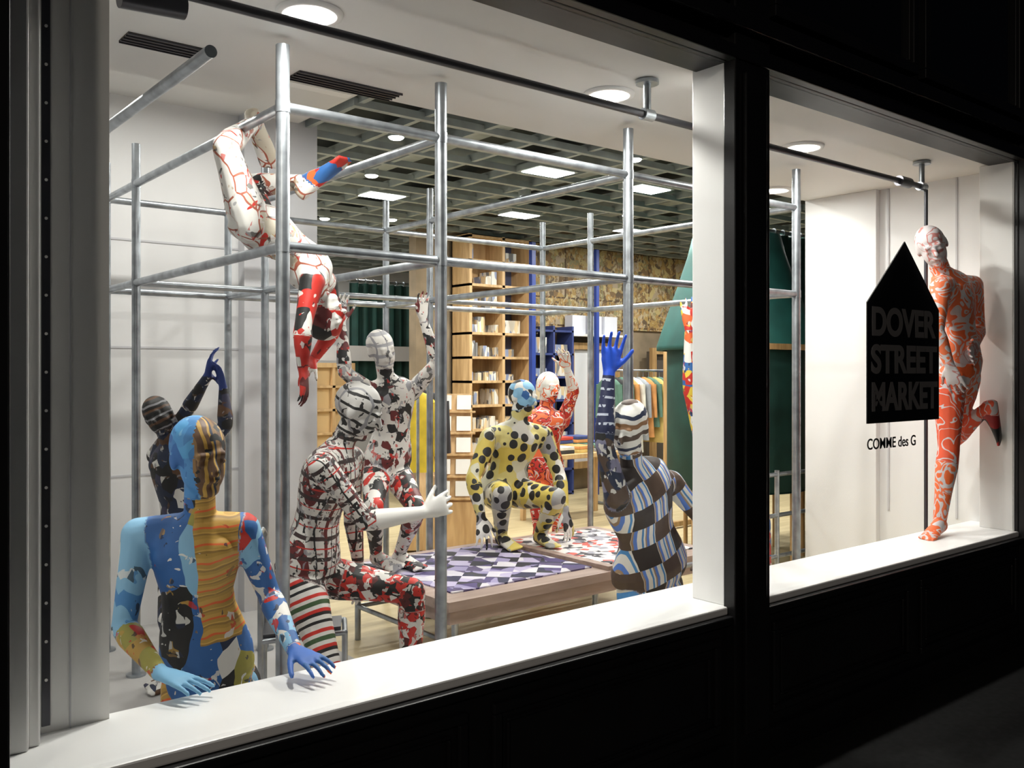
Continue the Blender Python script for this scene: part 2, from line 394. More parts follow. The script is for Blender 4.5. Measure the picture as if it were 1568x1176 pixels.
b.build('bookshelf',[TAN,BK,plain('dim_blue_board',(.10,.12,.22),.7)])
b=MB(); 
for x in (7.40,7.77,8.10): b.box(x,x+.03,6.45,6.75,.0,2.2,0)
for k in range(8): b.box(7.40,8.13,6.45,6.75,.02+k*.3,.045+k*.3,0)
for k in range(7):
    for x in (7.46,7.82): b.box(x,x+.24,6.5,6.7,.05+k*.3,.05+k*.3+random.uniform(.1,.22),1)
b.build('bookcase',[plain('navy_frame',(.04,.06,.20),.5),BK])
b=MB(); b.box(8.3,9.1,6.68,6.74,.35,1.95,1)
frame(b,8.22,9.18,.3,2.0,6.68,.09,.05,0); b.box(8.66,8.72,6.62,6.68,.35,1.95,0)
b.build('framed_cabinet',[TAN2,plain('pale_cabinet_door',(.75,.77,.8),.4)])
b=MB()
b.box(8.15,9.2,6.5,6.75,2.08,2.11,0)
for x in (8.2,8.5,8.8): b.box(x,x+.24,6.55,6.7,2.11,2.36,1)
b.build('wall_shelf',[CARD,plain('white_boxes',(.75,.77,.85),.5)])
b=MB(); frame(b,9.75,11.2,0.02,1.95,6.6,.09,.06,0); b.box(10.4,10.46,6.54,6.6,.1,1.9,0); b.box(9.8,11.1,6.62,6.7,.02,1.9,1)
b.build('display_cabinet',[TAN2,plain('cabinet_dark_glass',(.10,.085,.07),.15)])
b=MB(); frame(b,7.0,7.55,.02,1.85,3.9,.05,.05,0); b.build('garment_frame',[TAN2])
b=MB(); frame(b,5.75,6.6,.02,1.82,1.86,.045,.045,0); b.build('garment_frame',[TAN2])
CX,CY=4.62,4.30
rv=V((.777,-.629,0)); dv=V((.629,.777,0))
b=MB()
def P(a,d,z): return V((CX,CY,0))+rv*a+dv*d+V((0,0,z))
b.poly([P(-.42,0,.02),P(.30,0,.02),P(.24,.0,.45),P(-.36,0,.45)],dv*.5,0)
b.poly([P(-.36,.02,.45),P(.24,.02,.45),P(.17,.3,1.40),P(-.06,.3,1.40)],dv*.05,0)
for k in range(5):
    z=.50+k*.19; d=.02+(z-.45)*.295
    b.poly([P(-.14,d-.05,z-.03),P(.23,d-.05,z-.03),P(.23,d-.05,z-.015),P(-.14,d-.05,z-.015)],dv*.06,0)
    for j in range(2):
        a=-.12+j*.18
        b.poly([P(a,d-.02,z),P(a+.13,d-.02,z),P(a+.13,d+.01,z+.13),P(a,d+.01,z+.13)],dv*.008,1)
b.build('card_display_rack',[TAN,CARD])
b=MB(); 
ra=V((3.70,3.38,0)); rb=ra+dv*.75
for p in (ra,rb):
    b.cyl(p,p+V((0,0,1.57)),.012,0); b.cyl(p-rv*.15+V((0,0,.01)),p+rv*.15+V((0,0,.01)),.012,0)
b.cyl(ra+V((0,0,1.57)),rb+V((0,0,1.57)),.012,0)
b.build('clothes_rail',[PIPE])
def garment(b,c,wv,tv,m,k=1.0,L=.62,th=1.0):
    prof=[(0,.02,.03),(-.03,.12,.05),(-.08,.19,.05),(-.2,.18,.055),(-.72*L,.17,.06),(-L,.19,.065)]
    n=20; vs=[]
    for z,a,d in prof:
        for i in range(n):
            t=2*math.pi*i/n; q=1+.06*math.sin(5*t)*(-z)
            vs.append(c+tv*(d*th*q*math.cos(t))+wv*(a*k*q*math.sin(t))+V((0,0,z)))
    b.add(vs,[(j*n+i,j*n+(i+1)%n,(j+1)*n+(i+1)%n,(j+1)*n+i) for j in range(len(prof)-1) for i in range(n)],m,True)
    for s in (-1,1): b.cyl(c+wv*(s*.17*k)+V((0,0,-.09)),c+wv*(s*.21*k)+V((0,0,-.5)),(.045*k+.01)*th,m,12,r2=.03*th)
def jacket(name,c,mat,k=1.0):
    b=MB(); c=V(c); garment(b,c,rv,dv,0,k)
    b.cyl(c,c+V((0,0,.09)),.005,1); b.build(name,[mat,PIPE])
yl=ra+dv*.18-rv*.03; jacket('yellow_jacket',(yl.x,yl.y,1.46),plain('yellow_wool',(.75,.55,.04),.7,noise=.2),.75)
yl=ra+dv*.42; jacket('dark_jacket',(yl.x,yl.y,1.46),plain('dark_wool',(.03,.03,.035),.7,noise=.2),.9)
# rack full of garments further back
b=MB(); rx0,rx1,ry=7.75,9.3,5.5
for x in (rx0,rx1): b.cyl((x,ry,0),(x,ry,1.62),.016,0); b.cyl((x,ry-.25,.02),(x,ry+.25,.02),.016,0)
b.cyl((rx0,ry,1.62),(rx1,ry,1.62),.016,0)
gc=[(.5,.06,.04),(.7,.68,.6),(.05,.07,.2),(.6,.45,.15),(.04,.04,.04),(.3,.32,.35),(.65,.3,.1),(.1,.2,.15)]
for i in range(15):
    xx=rx0+.08+i*.1; garment(b,V((xx,ry,1.54)),V((0,1,0)),V((1,0,0)),1+random.randrange(8),1.0,random.uniform(.6,.95),.7); b.cyl((xx,ry,1.54),(xx,ry,1.61),.004,0)
b.build('clothes_rack',[PIPE]+[plain('garment_cloth_%d'%i,c,.8,noise=.2) for i,c in enumerate(gc)])
# table with folded stacks
b=MB(); tx,ty=6.2,4.6
b.box(tx,tx+1.2,ty,ty+.7,.70,.75,0)
for px,py in ((tx+.04,ty+.04),(tx+1.12,ty+.04),(tx+.04,ty+.62),(tx+1.12,ty+.62)): b.box(px,px+.05,py,py+.05,0,.70,0)
for i in range(4):
    for j in range(2):
        h=.75
        for k in range(random.randint(2,5)):
            m=1+random.randrange(8); b.box(tx+.06+i*.28,tx+.28+i*.28,ty+.06+j*.32,ty+.30+j*.32,h,h+.035,m); h+=.037
b.build('merchandise_table',[TAN]+[bpy.data.materials['garment_cloth_%d'%i] for i in range(8)],bevel=.006)
def curtain(x0,x1,y,z0,z1,n=60,amp=.05):
    b=MB(); vs=[]
    for i in range(n+1):
        x=x0+(x1-x0)*i/n; yy=y+amp*math.sin(i*1.1)+.02*math.sin(i*2.7)
        vs+= [(x,yy,z0),(x,yy,z1)]
    b.add(vs,[(2*i,2*i+2,2*i+3,2*i+1) for i in range(n)],0,True)
    b.cyl((x0-.05,y,z1+.03),(x1+.05,y,z1+.03),.02,1)
    for i in range(0,n+1,5): b.cyl((x0+(x1-x0)*i/n-.004,y,z1+.03),(x0+(x1-x0)*i/n+.004,y,z1+.03),.032,1)
    return b
b=curtain(5.95,7.4,8.5,1.25,2.8); b.build('curtain',[TEAL,PIPE])
b=MB(); b.box(4.6,7.6,8.3,8.42,1.75,1.95); b.box(4.6,4.75,8.3,8.42,0,1.75); b.box(7.45,7.6,8.3,8.42,0,1.75); b.build('door_header_beam',[WALLG])
b=MB(); frame(b,5.25,5.85,.45,1.72,8.25,.06,.08,0); b.box(5.53,5.57,8.18,8.25,.5,1.7,0)
for z in (.8,1.1,1.4): b.box(5.3,5.8,8.18,8.25,z,z+.03,0)
b.box(5.28,5.82,8.26,8.28,.48,1.7,1); b.box(5.25,5.85,8.1,8.3,0,.45,0)
b.build('wooden_cabinet',[TAN,plain('warm_paper',(.7,.5,.25),.6)])
b=MB(); hx,hy=6.55,2.66
prof=[(.02,2.80),(.38,2.78),(.42,2.62),(.50,2.38),(.60,2.1),(.69,1.83),(.69,1.79),(.64,1.79)]
b.lathe((hx,hy,0),prof,1,64)
b.lathe((hx,hy,0),[(.58,.60),(.60,.62),(.60,1.85)],0)
b.lathe((hx,hy,0),[(.02,.60),(.60,.60)],0)
for i in range(8):
    a=i*math.pi/4; b.cyl((hx+.57*math.cos(a),hy+.57*math.sin(a),0),(hx+.57*math.cos(a),hy+.57*math.sin(a),.62),.02,2)
b.build('fitting_room_hut',[TEAL,TEAL2,TAN2])
b=curtain(7.45,9.2,3.0,.5,2.95); b.cyl((7.40,3,0),(7.40,3,2.98),.02,1); b.cyl((9.25,3,0),(9.25,3,2.98),.02,1); b.build('curtain',[TEAL,PIPE])
BE=plain('blue_enamel',(.03,.06,.28),.4)
b=MB(); b.box(7.2,7.26,6.2,6.26,0,3.2); b.build('blue_post',[BE])
b=MB(); b.box(8.3,8.35,6.2,6.25,0,3.2); b.build('blue_post',[BE])

# ------------------------------------------------------------ SIGN
sg=bpy.data.objects.new('house_shaped_sign',None); COL.objects.link(sg)
b=MB(); b.poly([(4.10,.03,1.35),(4.82,.03,1.35),(4.82,.03,1.93),(4.46,.03,2.265),(4.10,.03,1.94)],(0,.006,0)); b.build('board',[plain('sign_black',(.004,.004,.004),.7,spec=.2)],parent=sg)
TXT=plain('sign_grey_letters',(.24,.22,.22),.6); TXB=plain('sign_black_letters',(.01,.01,.01),.6)
def text(s,x,z,size,mat,w=None,off=.02):
    c=bpy.data.curves.new('lettering','FONT'); c.body=s; c.size=size; c.extrude=.001; c.offset=size*off
    o=bpy.data.objects.new('lettering_'+s.split()[0].lower(),c); COL.objects.link(o); o.rotation_euler=(math.pi/2,0,0); o.location=(x,.027,z)
    c.materials.append(mat); o.parent=sg
    bpy.context.view_layer.update()
    if w and o.dimensions.x>0: o.scale.x=w/o.dimensions.x
text('DOVER',4.13,1.785,.19,TXT,.64,.035); text('STREET',4.13,1.60,.19,TXT,.66,.035); text('MARKET',4.13,1.415,.19,TXT,.66,.035)
text('COMME des G',4.09,1.225,.075,TXB,.47,.012)

# ------------------------------------------------------------ MANNEQUINS
def perp(ax,hint=None):
    ax=ax.normalized()
    h=hint if hint is not None else (V((0,0,1)) if abs(ax.z)<.9 else V((1,0,0)))
    u=h-ax*h.dot(ax)
    if u.length<1e-4: u=ax.orthogonal()
    u.normalize(); return u,ax.cross(u).normalized()
class Fig:
    def __init__(s): s.v=[];s.f=[];s.bones=[]
    def loft(s,rings,n=16):
        o=len(s.v)
        for c,U,W in rings:
            for i in range(n):
                t=2*math.pi*i/n; s.v.append(c+U*math.cos(t)+W*math.sin(t))
        k=len(rings)
        for j in range(k-1):
            for i in range(n): s.f.append((o+j*n+i,o+j*n+(i+1)%n,o+(j+1)*n+(i+1)%n,o+(j+1)*n+i))
        a=len(s.v); s.v.append(rings[0][0]); s.v.append(rings[-1][0])
        for i in range(n):
            s.f.append((a,o+(i+1)%n,o+i)); s.f.append((a+1,o+(k-1)*n+i,o+(k-1)*n+(i+1)%n))
    def cap(s,p,q,r1,r2,mid=(),hint=None,flat=1.0,n=14):
        ax=q-p; L=max(ax.length,1e-4); ax=ax/L; u,w=perp(ax,hint); R=[]
        for k in range(0,5):
            t=math.pi/2*k/4; rr=max(r1*math.sin(t),.0004)
            R.append((p-ax*r1*math.cos(t)*flat,u*rr*flat,w*rr))
        for f,r in mid: R.append((p+ax*L*f,u*r*flat,w*r))
        for k in range(0,5):
            t=math.pi/2*(1-k/4); rr=max(r2*math.sin(t),.0004)
            R.append((q+ax*r2*math.cos(t)*flat,u*rr*flat,w*rr))
        s.loft(R,n)
    def ell(s,c,X,Y,Z,n=18,k=10):
        R=[]
        for j in range(k+1):
            t=-math.pi/2+math.pi*j/k; cc=max(math.cos(t),.01); R.append((c+Z*math.sin(t),X*cc,Y*cc))
        s.loft(R,n)
    def bone(s,lab,p,q,r,side): s.bones.append((lab,p.copy(),q.copy(),r,side.copy()))
    def hand(s,w,tip,nrm,inward,lab,curl=.25,sc=1.0):
        d=(tip-w).normalized(); n0=nrm-d*nrm.dot(d)
        if n0.length<.05: n0=d.orthogonal()
        n0.normalize(); lat=d.cross(n0).normalized()
        th=1 if lat.dot(inward)>=0 else -1
        pl=.088*sc
        R=[(w-d*.01,n0*.02*sc,lat*.024*sc),(w+d*.015*sc,n0*.020*sc,lat*.030*sc),(w+d*.05*sc,n0*.017*sc,lat*.041*sc),(w+d*pl,n0*.0135*sc,lat*.043*sc),(w+d*(pl+.012*sc),n0*.008*sc,lat*.036*sc)]
        s.loft(R,14)
        fl=[.074,.084,.078,.060]
        for i in range(4):
            off=(1.5-i)*.0235*sc*th; fan=(1.5-i)*.09*th
            fd=(d+lat*fan).normalized(); p=w+d*(pl-.012*sc)+lat*off; ang=curl*.4
            r=.0095*sc
            for k in range(3):
                L=fl[i]*sc*(.46,.32,.26)[k]+(.012*sc if k==0 else 0)
                dd=(fd*math.cos(ang)+n0*math.sin(ang)).normalized(); q=p+dd*L
                s.cap(p,q,r,r*.9,n=10); p=q; r*=.9; ang+=curl
        p=w+d*.022*sc+lat*th*.026*sc; dd=(d*.72+lat*th*.62+n0*.25).normalized(); r=.0125*sc
        for k,L in enumerate((.045,.032,.024)):
            q=p+dd*L*sc; s.cap(p,q,r,r*.88,n=10); p=q; r*=.88; dd=(dd+d*.25+n0*curl*.5).normalized()
        s.bone(lab,w+d*.005,w+d*.18*sc,.04*sc,lat)
    def foot(s,an,toe,lab,updir):
        d=(toe-an).normalized(); u=(updir-d*updir.dot(d))
        if u.length<.05: u=d.orthogonal()
        u.normalize(); l=d.cross(u)
        R=[(an-d*.055-u*.035,l*.018,u*.018),(an-d*.045-u*.03,l*.032,u*.04),(an-d*.01-u*.02,l*.036,u*.052),(an+d*.05-u*.028,l*.038,u*.043),(an+d*.11-u*.042,l*.045,u*.028),(an+d*.155-u*.048,l*.046,u*.020),(an+d*.185-u*.05,l*.040,u*.015),(an+d*.20-u*.05,l*.028,u*.010)]
        s.loft(R,16)
        for i in range(5):
            p=an+d*.165-u*.052+l*((i-2)*.019); s.cap(p,p+d*(.052-.006*abs(i-1)),.011,.009,n=8)
        s.bone(lab,an,an+d*.2,.04,l)
def figure(name,J,mats,parts,face,vox=.0075,hpal={},curl={},sc=1.0,up=None,heads=1.0,wide=1.0):
    G={k:V(v) for k,v in J.items()}
    S=Fig(); face=V(face).normalized()
    pel,ch,nk,hd=G['pelvis'],G['chest'],G['neck'],G['head']
    sh=(G['shR']-G['shL']).normalized(); hp=(G['hipR']-G['hipL']).normalized()
    if sh.dot(hp)<0: hp=-hp
    fs=.62
    def path(f):
        l0=(f-fs)*(f-1)/((0-fs)*(0-1)); l1=f*(f-1)/(fs*(fs-1)); l2=f*(f-fs)/(1-fs)
        return pel*l0+ch*l1+nk*l2
    prof=[(-.20,.045,.05),(-.15,.085,.075),(-.08,.125,.098),(.0,.150,.112),(.10,.155,.115),(.22,.140,.100),(.36,.118,.086),(.46,.116,.086),(.58,.132,.098),(.70,.148,.108),(.80,.156,.106),(.88,.150,.092),(.94,.115,.075),(.99,.075,.062),(1.03,.055,.055)]
    R=[]; e=.02
    for f,wd,dp in prof:
        c=path(f); t=(path(f+e)-path(f-e)).normalized(); k=min(max(f,0),1); side=(hp*(1-k)+sh*k); side=(side-t*side.dot(t)).normalized(); fr=t.cross(side)
        R.append((c,side*wd*sc*wide,fr*dp*sc))
    S.loft(R,24)
    tt=(nk-ch).normalized(); front=tt.cross(sh)
    if front.dot(face)<0 : front=-front
    S.bone('torso',pel-(ch-pel).normalized()*.05,ch,.13*sc,hp); S.bone('torso',ch,nk,.13*sc,sh)
    for sd in (-1,1):
        S.ell(path(.76)+sh*sd*.065*sc+front*.055*sc,sh*.062*sc,front*.045*sc,tt*.055*sc)
        S.ell(path(.0)+hp*sd*.065*sc-front*.045*sc,hp*.075*sc,front*.07*sc,(ch-pel).normalized()*.085*sc)
    S.cap(nk-(nk-ch).normalized()*.04,hd-(hd-nk).normalized()*.05,.052*sc,.048*sc)
    S.bone('neck',nk,hd-(hd-nk).normalized()*.09,.05,sh)
    u=(hd-nk).normalized()
    if up: u=V(up).normalized()
    fw=(face-u*face.dot(u)).normalized(); lt=fw.cross(u).normalized(); h=sc*heads
    S.ell(hd+u*.028*h-fw*.012*h,lt*.076*h,fw*.097*h,u*.088*h)
    S.ell(hd-u*.025*h+fw*.022*h,lt*.062*h,fw*.070*h,u*.088*h)
    S.ell(hd-u*.085*h+fw*.058*h,lt*.032*h,fw*.028*h,u*.024*h)
    S.cap(hd+u*.012*h+fw*.088*h,hd-u*.022*h+fw*.108*h,.009*h,.014*h)
    S.cap(hd+u*.022*h+fw*.080*h-lt*.032*h,hd+u*.022*h+fw*.080*h+lt*.032*h,.012*h,.012*h)
    for sd in (-1,1):
        S.ell(hd+lt*sd*.030*h+fw*.083*h,lt*.014*h,fw*.009*h,u*.008*h)
        S.ell(hd+lt*sd*.072*h-u*.004*h-fw*.01*h,lt*.010*h,fw*.020*h,u*.032*h)
    S.cap(hd-u*.050*h+fw*.088*h-lt*.017*h,hd-u*.050*h+fw*.088*h+lt*.017*h,.0085*h,.0085*h)
    S.bone('head',hd-u*.07*h,hd+u*.08*h,.085*h,lt)
    for X in ('L','R'):
        s_,e_,w_,t_=G['sh'+X],G['el'+X],G['wr'+X],G['hd'+X]
        S.cap(path(.88)+ (s_-path(.88))*.35,s_,.066*sc,.056*sc)
        S.cap(s_,e_,.056*sc,.038*sc,[(.3,.050*sc),(.7,.042*sc)])
        S.cap(e_,w_,.039*sc,.025*sc,[(.22,.043*sc),(.6,.034*sc)])
        S.bone('uarm'+X,s_,e_,.05,perp(e_-s_,front)[1]); S.bone('farm'+X,e_,w_,.035,perp(w_-e_,front)[1])
        n0=V(hpal.get(X,(0,0,-1))); inn=(nk-w_)
        S.hand(w_,t_,n0,inn,'hand'+X,curl.get(X,.28),sc)
        if 'kn'+X in G:
            h_,k_,a_=G['hip'+X],G['kn'+X],G['an'+X]
            S.cap(h_,k_,.088*sc,.054*sc,[(.25,.086*sc),(.6,.068*sc)])
            S.cap(k_,a_,.055*sc,.034*sc,[(.25,.058*sc),(.6,.044*sc)])
            S.bone('thigh'+X,h_,k_,.075,perp(k_-h_,front)[1]); S.bone('calf'+X,k_,a_,.045,perp(a_-k_,front)[1])
            to=V(J['to'+X]) if 'to'+X in J else a_+V((front.x,front.y,0)).normalized()*.2
            S.foot(a_,to,'foot'+X,(k_-a_).normalized())
    me=bpy.data.meshes.new(name); me.from_pydata([tuple(p) for p in S.v],[],S.f)
    bm=bmesh.new(); bm.from_mesh(me); bmesh.ops.recalc_face_normals(bm,faces=bm.faces); bm.to_mesh(me); bm.free()
    tmp=bpy.data.objects.new('tmp',me); COL.objects.link(tmp)
    r=tmp.modifiers.new('r','REMESH'); r.mode='VOXEL'; r.voxel_size=vox; r.use_smooth_shade=True
    sm=tmp.modifiers.new('s','SMOOTH'); sm.factor=.5; sm.iterations=3
    dg=bpy.context.evaluated_depsgraph_get(); out=bpy.data.meshes.new_from_object(tmp.evaluated_get(dg))
    bpy.data.objects.remove(tmp)
    nv=len(out.vertices); co=np.empty(nv*3); out.vertices.foreach_get('co',co); co=co.reshape(-1,3)
    best=np.full(nv,1e9); lab=np.zeros(nv,int); bp=np.zeros((nv,3)); labs=[]
    for i,(lb,p,q,rad,side) in enumerate(S.bones):
        if lb not in labs: labs.append(lb)
        li=labs.index(lb); p_=np.array(p); ax=np.array(q-p); L2=(ax**2).sum(); t=np.clip(((co-p_)@ax)/L2,0,1)
        dist=np.linalg.norm(co-(p_+t[:,None]*ax),axis=1)/rad
        mk=dist<best; best[mk]=dist[mk]; lab[mk]=li
        a=ax/math.sqrt(L2); sd=np.array(side); sd=sd-a*(sd@a); sd/=np.linalg.norm(sd)+1e-9; nn=np.cross(a,sd)
        if lb=='torso':
            a=np.array((nk-pel).normalized()); sd=np.array(sh); sd=sd-a*(sd@a); sd/=np.linalg.norm(sd); nn=np.cross(a,sd); p_=np.array(pel)
        rel=co-p_
        loc=np.stack([rel@sd,rel@nn,rel@a],1)
        bp[mk]=(loc+np.array((0,0,li*.37 if lb!='torso' else 0)))[mk]
    at=out.attributes.new('bp','FLOAT_VECTOR','POINT'); at.data.foreach_set('vector',bp.astype(np.float32).ravel())
    out.materials.clear()
    for m in mats: out.materials.append(m)
    pm=np.array([parts[l] if l in parts else parts.get(l[:-1],0) for l in labs])
    np_=len(out.polygons); ls=np.empty(np_,int); out.polygons.foreach_get('loop_start',ls)
    vi=np.empty(len(out.loops),int); out.loops.foreach_get('vertex_index',vi)
    mi=pm[lab[vi[ls]]].astype(np.int32)
    if 'headsplit' in parts:
        m0=lab[vi[ls]]==labs.index('head'); rel=co[vi[ls]]-np.array(hd)
        q=rel@np.array(rv)
        mi[m0&(q>parts.get('hs',0.0))]=parts['headsplit']
    out.polygons.foreach_set('material_index',mi); out.polygons.foreach_set('use_smooth',[True]*np_)
    out.update(); out.name=name
    ob=bpy.data.objects.new(name,out); COL.objects.link(ob); return ob

blue=(.03,.13,.38); sky=(.25,.5,.72); wh=(.75,.74,.70); och=(.50,.30,.06); nav=(.015,.025,.06); red=(.55,.03,.02); blk=(.015,.015,.015); brn=(.12,.06,.03); yel=(.75,.55,.06); org=(.78,.14,.035); olive=(.33,.30,.06); cr=(.70,.68,.64); lbl=(.07,.25,.55); mar=(.13,.02,.02); gry=(.30,.30,.32)
# --- M1
def m1body(N,vec,raw):
    base=patch([blue,nav,lbl,blue,wh,blue,nav,blk,blue,sky,olive,blue],8,1,(1.3,1,.7),[(wh,24,.70,1)])(N,vec,raw)
    st=stripes([och,org,(.62,.36,.08),och,(.35,.2,.05),(.7,.42,.1)],[0,.22,.34,.6,.8,.92],.05)(N,vec,raw)
    x=sepx(N,vec)[0]; z=sepx(N,vec)[2]
    mk=N.math('MULTIPLY',N.math('GREATER_THAN',x,-.01),N.math('LESS_THAN',x,.12)); mk=N.math('MULTIPLY',mk,N.math('GREATER_THAN',z,.14))
    return N.mix(mk,base,st)
det1=([blk,wh,och,nav,(.25,.15,.05),red],42,.64,.8)
mats=[pmat('patchwork_body',m1body,distort=.03,dscale=7,det=det1),
 pmat('blue_head_cloth',patch([lbl,blue,lbl,(.08,.32,.62),lbl],5,3),det=([sky,blue,lbl],30,.55,.6)),
 pmat('brown_face_cloth',stripes([brn,och,brn,(.25,.14,.05),nav,och],[0,.2,.35,.6,.8,.9],.07,0,specks=[(blk,20,.62,2)])),
 pmat('sky_sleeve',patch([sky,sky,lbl,wh,sky,(.12,.12,.15)],9,12),det=([wh,lbl,blk],40,.62,.8)),
 pmat('ochre_sleeve',patch([och,olive,olive,red,och,(.2,.1,.05),sky,olive],15,7),det=([blk,och,wh,red],50,.58,.8)),
 plain('sky_glove',(.20,.45,.68),.6),
 pmat('blue_white_sleeve',patch([blue,wh,blue,wh,red,sky,blue,wh],17,8),det=([wh,blue,red,nav],48,.58,.9)),
 pmat('blue_orange_glove',patch([blue,blue,(.05,.15,.5),org],16,9))]
m1=dict(head=(1.04,.56,1.335),neck=(1.06,.60,1.13),chest=(1.06,.64,.97),pelvis=(1.12,.68,.61),
 shL=(.90,.71,1.08),elL=(.845,.68,.80),wrL=(.865,.40,.725),hdL=(.95,.25,.70),
 shR=(1.18,.55,1.09),elR=(1.27,.55,.86),wrR=(1.25,.32,.735),hdR=(1.28,.17,.715),hipL=(1.06,.72,.56),hipR=(1.19,.65,.56),
 knL=(1.00,.55,.08),knR=(1.24,.47,.08),anL=(1.08,.98,.07),anR=(1.36,.90,.07),toL=(1.1,1.18,.06),toR=(1.4,1.1,.06))
figure('mannequin',m1,mats,dict(torso=0,neck=2,head=1,headsplit=2,hs=.012,uarmL=3,farmL=4,handL=5,uarmR=6,farmR=6,handR=7,thigh=0,calf=0,foot=0),(.05,-1,0),vox=.006,curl={'L':.12,'R':.2},sc=.98,heads=1.12)
# --- M2
mats=[pmat('dark_print_cloth',patch([nav,blk,nav,(.05,.05,.1),wh,brn,blk],17,2),det=([wh,blk,gry,brn],50,.60,.8)),pmat('striped_head_cloth',stripes([blk,gry,blk,brn],[0,.25,.4,.8],.06,2)),plain('navy_glove',(.03,.06,.25),.6)]
m2=dict(head=(1.50,2.40,1.38),neck=(1.56,2.38,1.24),chest=(1.57,2.35,1.05),pelvis=(1.61,2.31,.67),shL=(1.52,2.49,1.17),elL=(1.61,2.31,1.40),wrL=(1.66,2.15,1.58),hdL=(1.68,2.14,1.75),shR=(1.64,2.20,1.17),elR=(1.72,2.07,1.34),wrR=(1.72,2.10,1.52),hdR=(1.68,2.10,1.69),
 hipL=(1.58,2.39,.63),hipR=(1.66,2.23,.63),knL=(1.45,2.10,.42),knR=(1.56,1.98,.42),anL=(1.62,2.36,.08),anR=(1.72,2.22,.08))
figure('mannequin',m2,mats,dict(torso=0,head=1,neck=0,hand=2),(-.5,-.8,-.2),curl={'L':.35,'R':.35},sc=.9)
# --- M3
mats=[pmat('map_print_cloth',patch([wh,cr,wh,wh,(.55,.5,.4),wh],11,3,(1,1,.7),[(red,10,.70,1)],((.35,.1,.06),.03)),det=([(.4,.3,.2),red,och,gry,wh,blk],45,.60,.75)),
 pmat('red_print_cloth',patch([red,red,mar,blk,wh,red],14,4),det=([blk,wh,red],45,.6,.8)),pmat('red_blue_cloth',patch([red,wh,blue,red,org],18,5))]
m3=dict(head=(1.84,1.26,1.84),neck=(1.80,1.24,1.96),chest=(1.73,1.24,2.07),pelvis=(1.53,1.22,2.19),shL=(1.70,1.10,1.97),elL=(1.64,1.06,1.78),wrL=(1.63,1.04,1.62),hdL=(1.64,1.03,1.48),shR=(1.90,1.36,2.0),elR=(1.95,1.38,1.80),wrR=(1.87,1.42,1.66),hdR=(1.80,1.42,1.55),
 hipL=(1.47,1.17,2.19),hipR=(1.56,1.30,2.20),knL=(1.36,1.16,2.48),anL=(1.60,1.46,2.68),toL=(1.68,1.5,2.52),knR=(1.62,1.52,2.42),anR=(1.76,1.30,2.42),toR=(1.84,1.20,2.52))
figure('mannequin',m3,mats,dict(torso=0,head=1,neck=1,thighL=0,calfL=0,footL=0,thighR=1,calfR=0,footR=2,uarmL=1,farmL=1,hand=1,uarmR=1,farmR=1),(.5,-.5,-.4),sc=.92,curl={'L':.3,'R':.3})
# --- M4
mats=[pmat('tartan_knit',plaid(cr,[(0,.075,.1,.22,mar),(2,.085,.0,.20,(.05,.03,.03)),(2,.085,.42,.07,red),(0,.075,.6,.07,blk)],[(blk,30,.62,3)]),distort=.008,det=([blk,cr,mar,gry],60,.57,.8)),
 pmat('tribal_print',plaid((.60,.59,.57),[(2,.055,0,.22,blk),(0,.07,.3,.10,gry)],[(blk,30,.62,3)]),distort=.015),
 pmat('horizontal_bands',stripes([cr,blk,cr,red,cr,(.05,.10,.04),cr,red,blk],[0,.12,.2,.35,.45,.55,.68,.8,.9],.14,2),distort=.006),
 plain('white_glove',(.80,.79,.76),.5),
 pmat('dense_red_print',patch([blk,red,wh,blk,red,(.1,.02,.02),wh],28,5),det=([blk,red,wh],60,.55,.8)),]
m4=dict(head=(1.89,1.06,1.44),neck=(1.84,1.12,1.29),chest=(1.80,1.18,1.10),pelvis=(1.77,1.27,.76),shL=(1.71,1.03,1.22),elL=(1.87,.96,.99),wrL=(2.08,.85,1.02),hdL=(2.215,.82,1.06),shR=(1.96,1.24,1.22),elR=(2.03,1.36,.97),wrR=(2.05,1.34,.73),hdR=(2.06,1.32,.58),
 hipL=(1.71,1.21,.71),hipR=(1.84,1.31,.71),knL=(1.74,1.05,.42),knR=(2.12,1.00,.66),anL=(1.78,1.30,.09),anR=(2.12,1.02,.20))
figure('mannequin',m4,mats,dict(torso=0,head=1,neck=0,uarmL=0,farmL=3,handL=3,uarmR=0,farmR=0,handR=3,thighL=2,calfL=2,footL=2,thighR=4,calfR=4,footR=4),(.75,-.6,-.25),vox=.006,hpal={'L':(.4,.8,0)},curl={'L':.75,'R':.25},sc=1.04)
b=MB(); b.box(2.0,2.12,.9,1.16,0.006,.12); b.box(2.02,2.27,.98,1.16,.006,.12); b.build('step_block',[PINKW],bevel=.01)
# tubular chair frame behind the tartan figure
b=MB(); c0=V((1.60,1.50,0))
pts=[(1.60,1.38,.01),(1.60,1.38,.80),(1.605,1.40,.87),(1.63,1.45,.90),(1.68,1.54,.90),(1.71,1.58,.87),(1.715,1.60,.80),(1.715,1.60,.01)]
b.tube(pts,.012); b.tube([(1.60,1.38,.45),(1.95,1.28,.45),(2.05,1.47,.45),(1.715,1.60,.45)],.012)
b.cyl((1.95,1.28,.45),(1.95,1.28,.01),.012); b.cyl((2.05,1.47,.45),(2.05,1.47,.01),.012)
b.poly([(1.61,1.39,.455),(1.94,1.30,.455),(2.03,1.46,.455),(1.71,1.58,.455)],(0,0,.02),1)
b.build('tubular_chair',[PIPE,DPIPE])
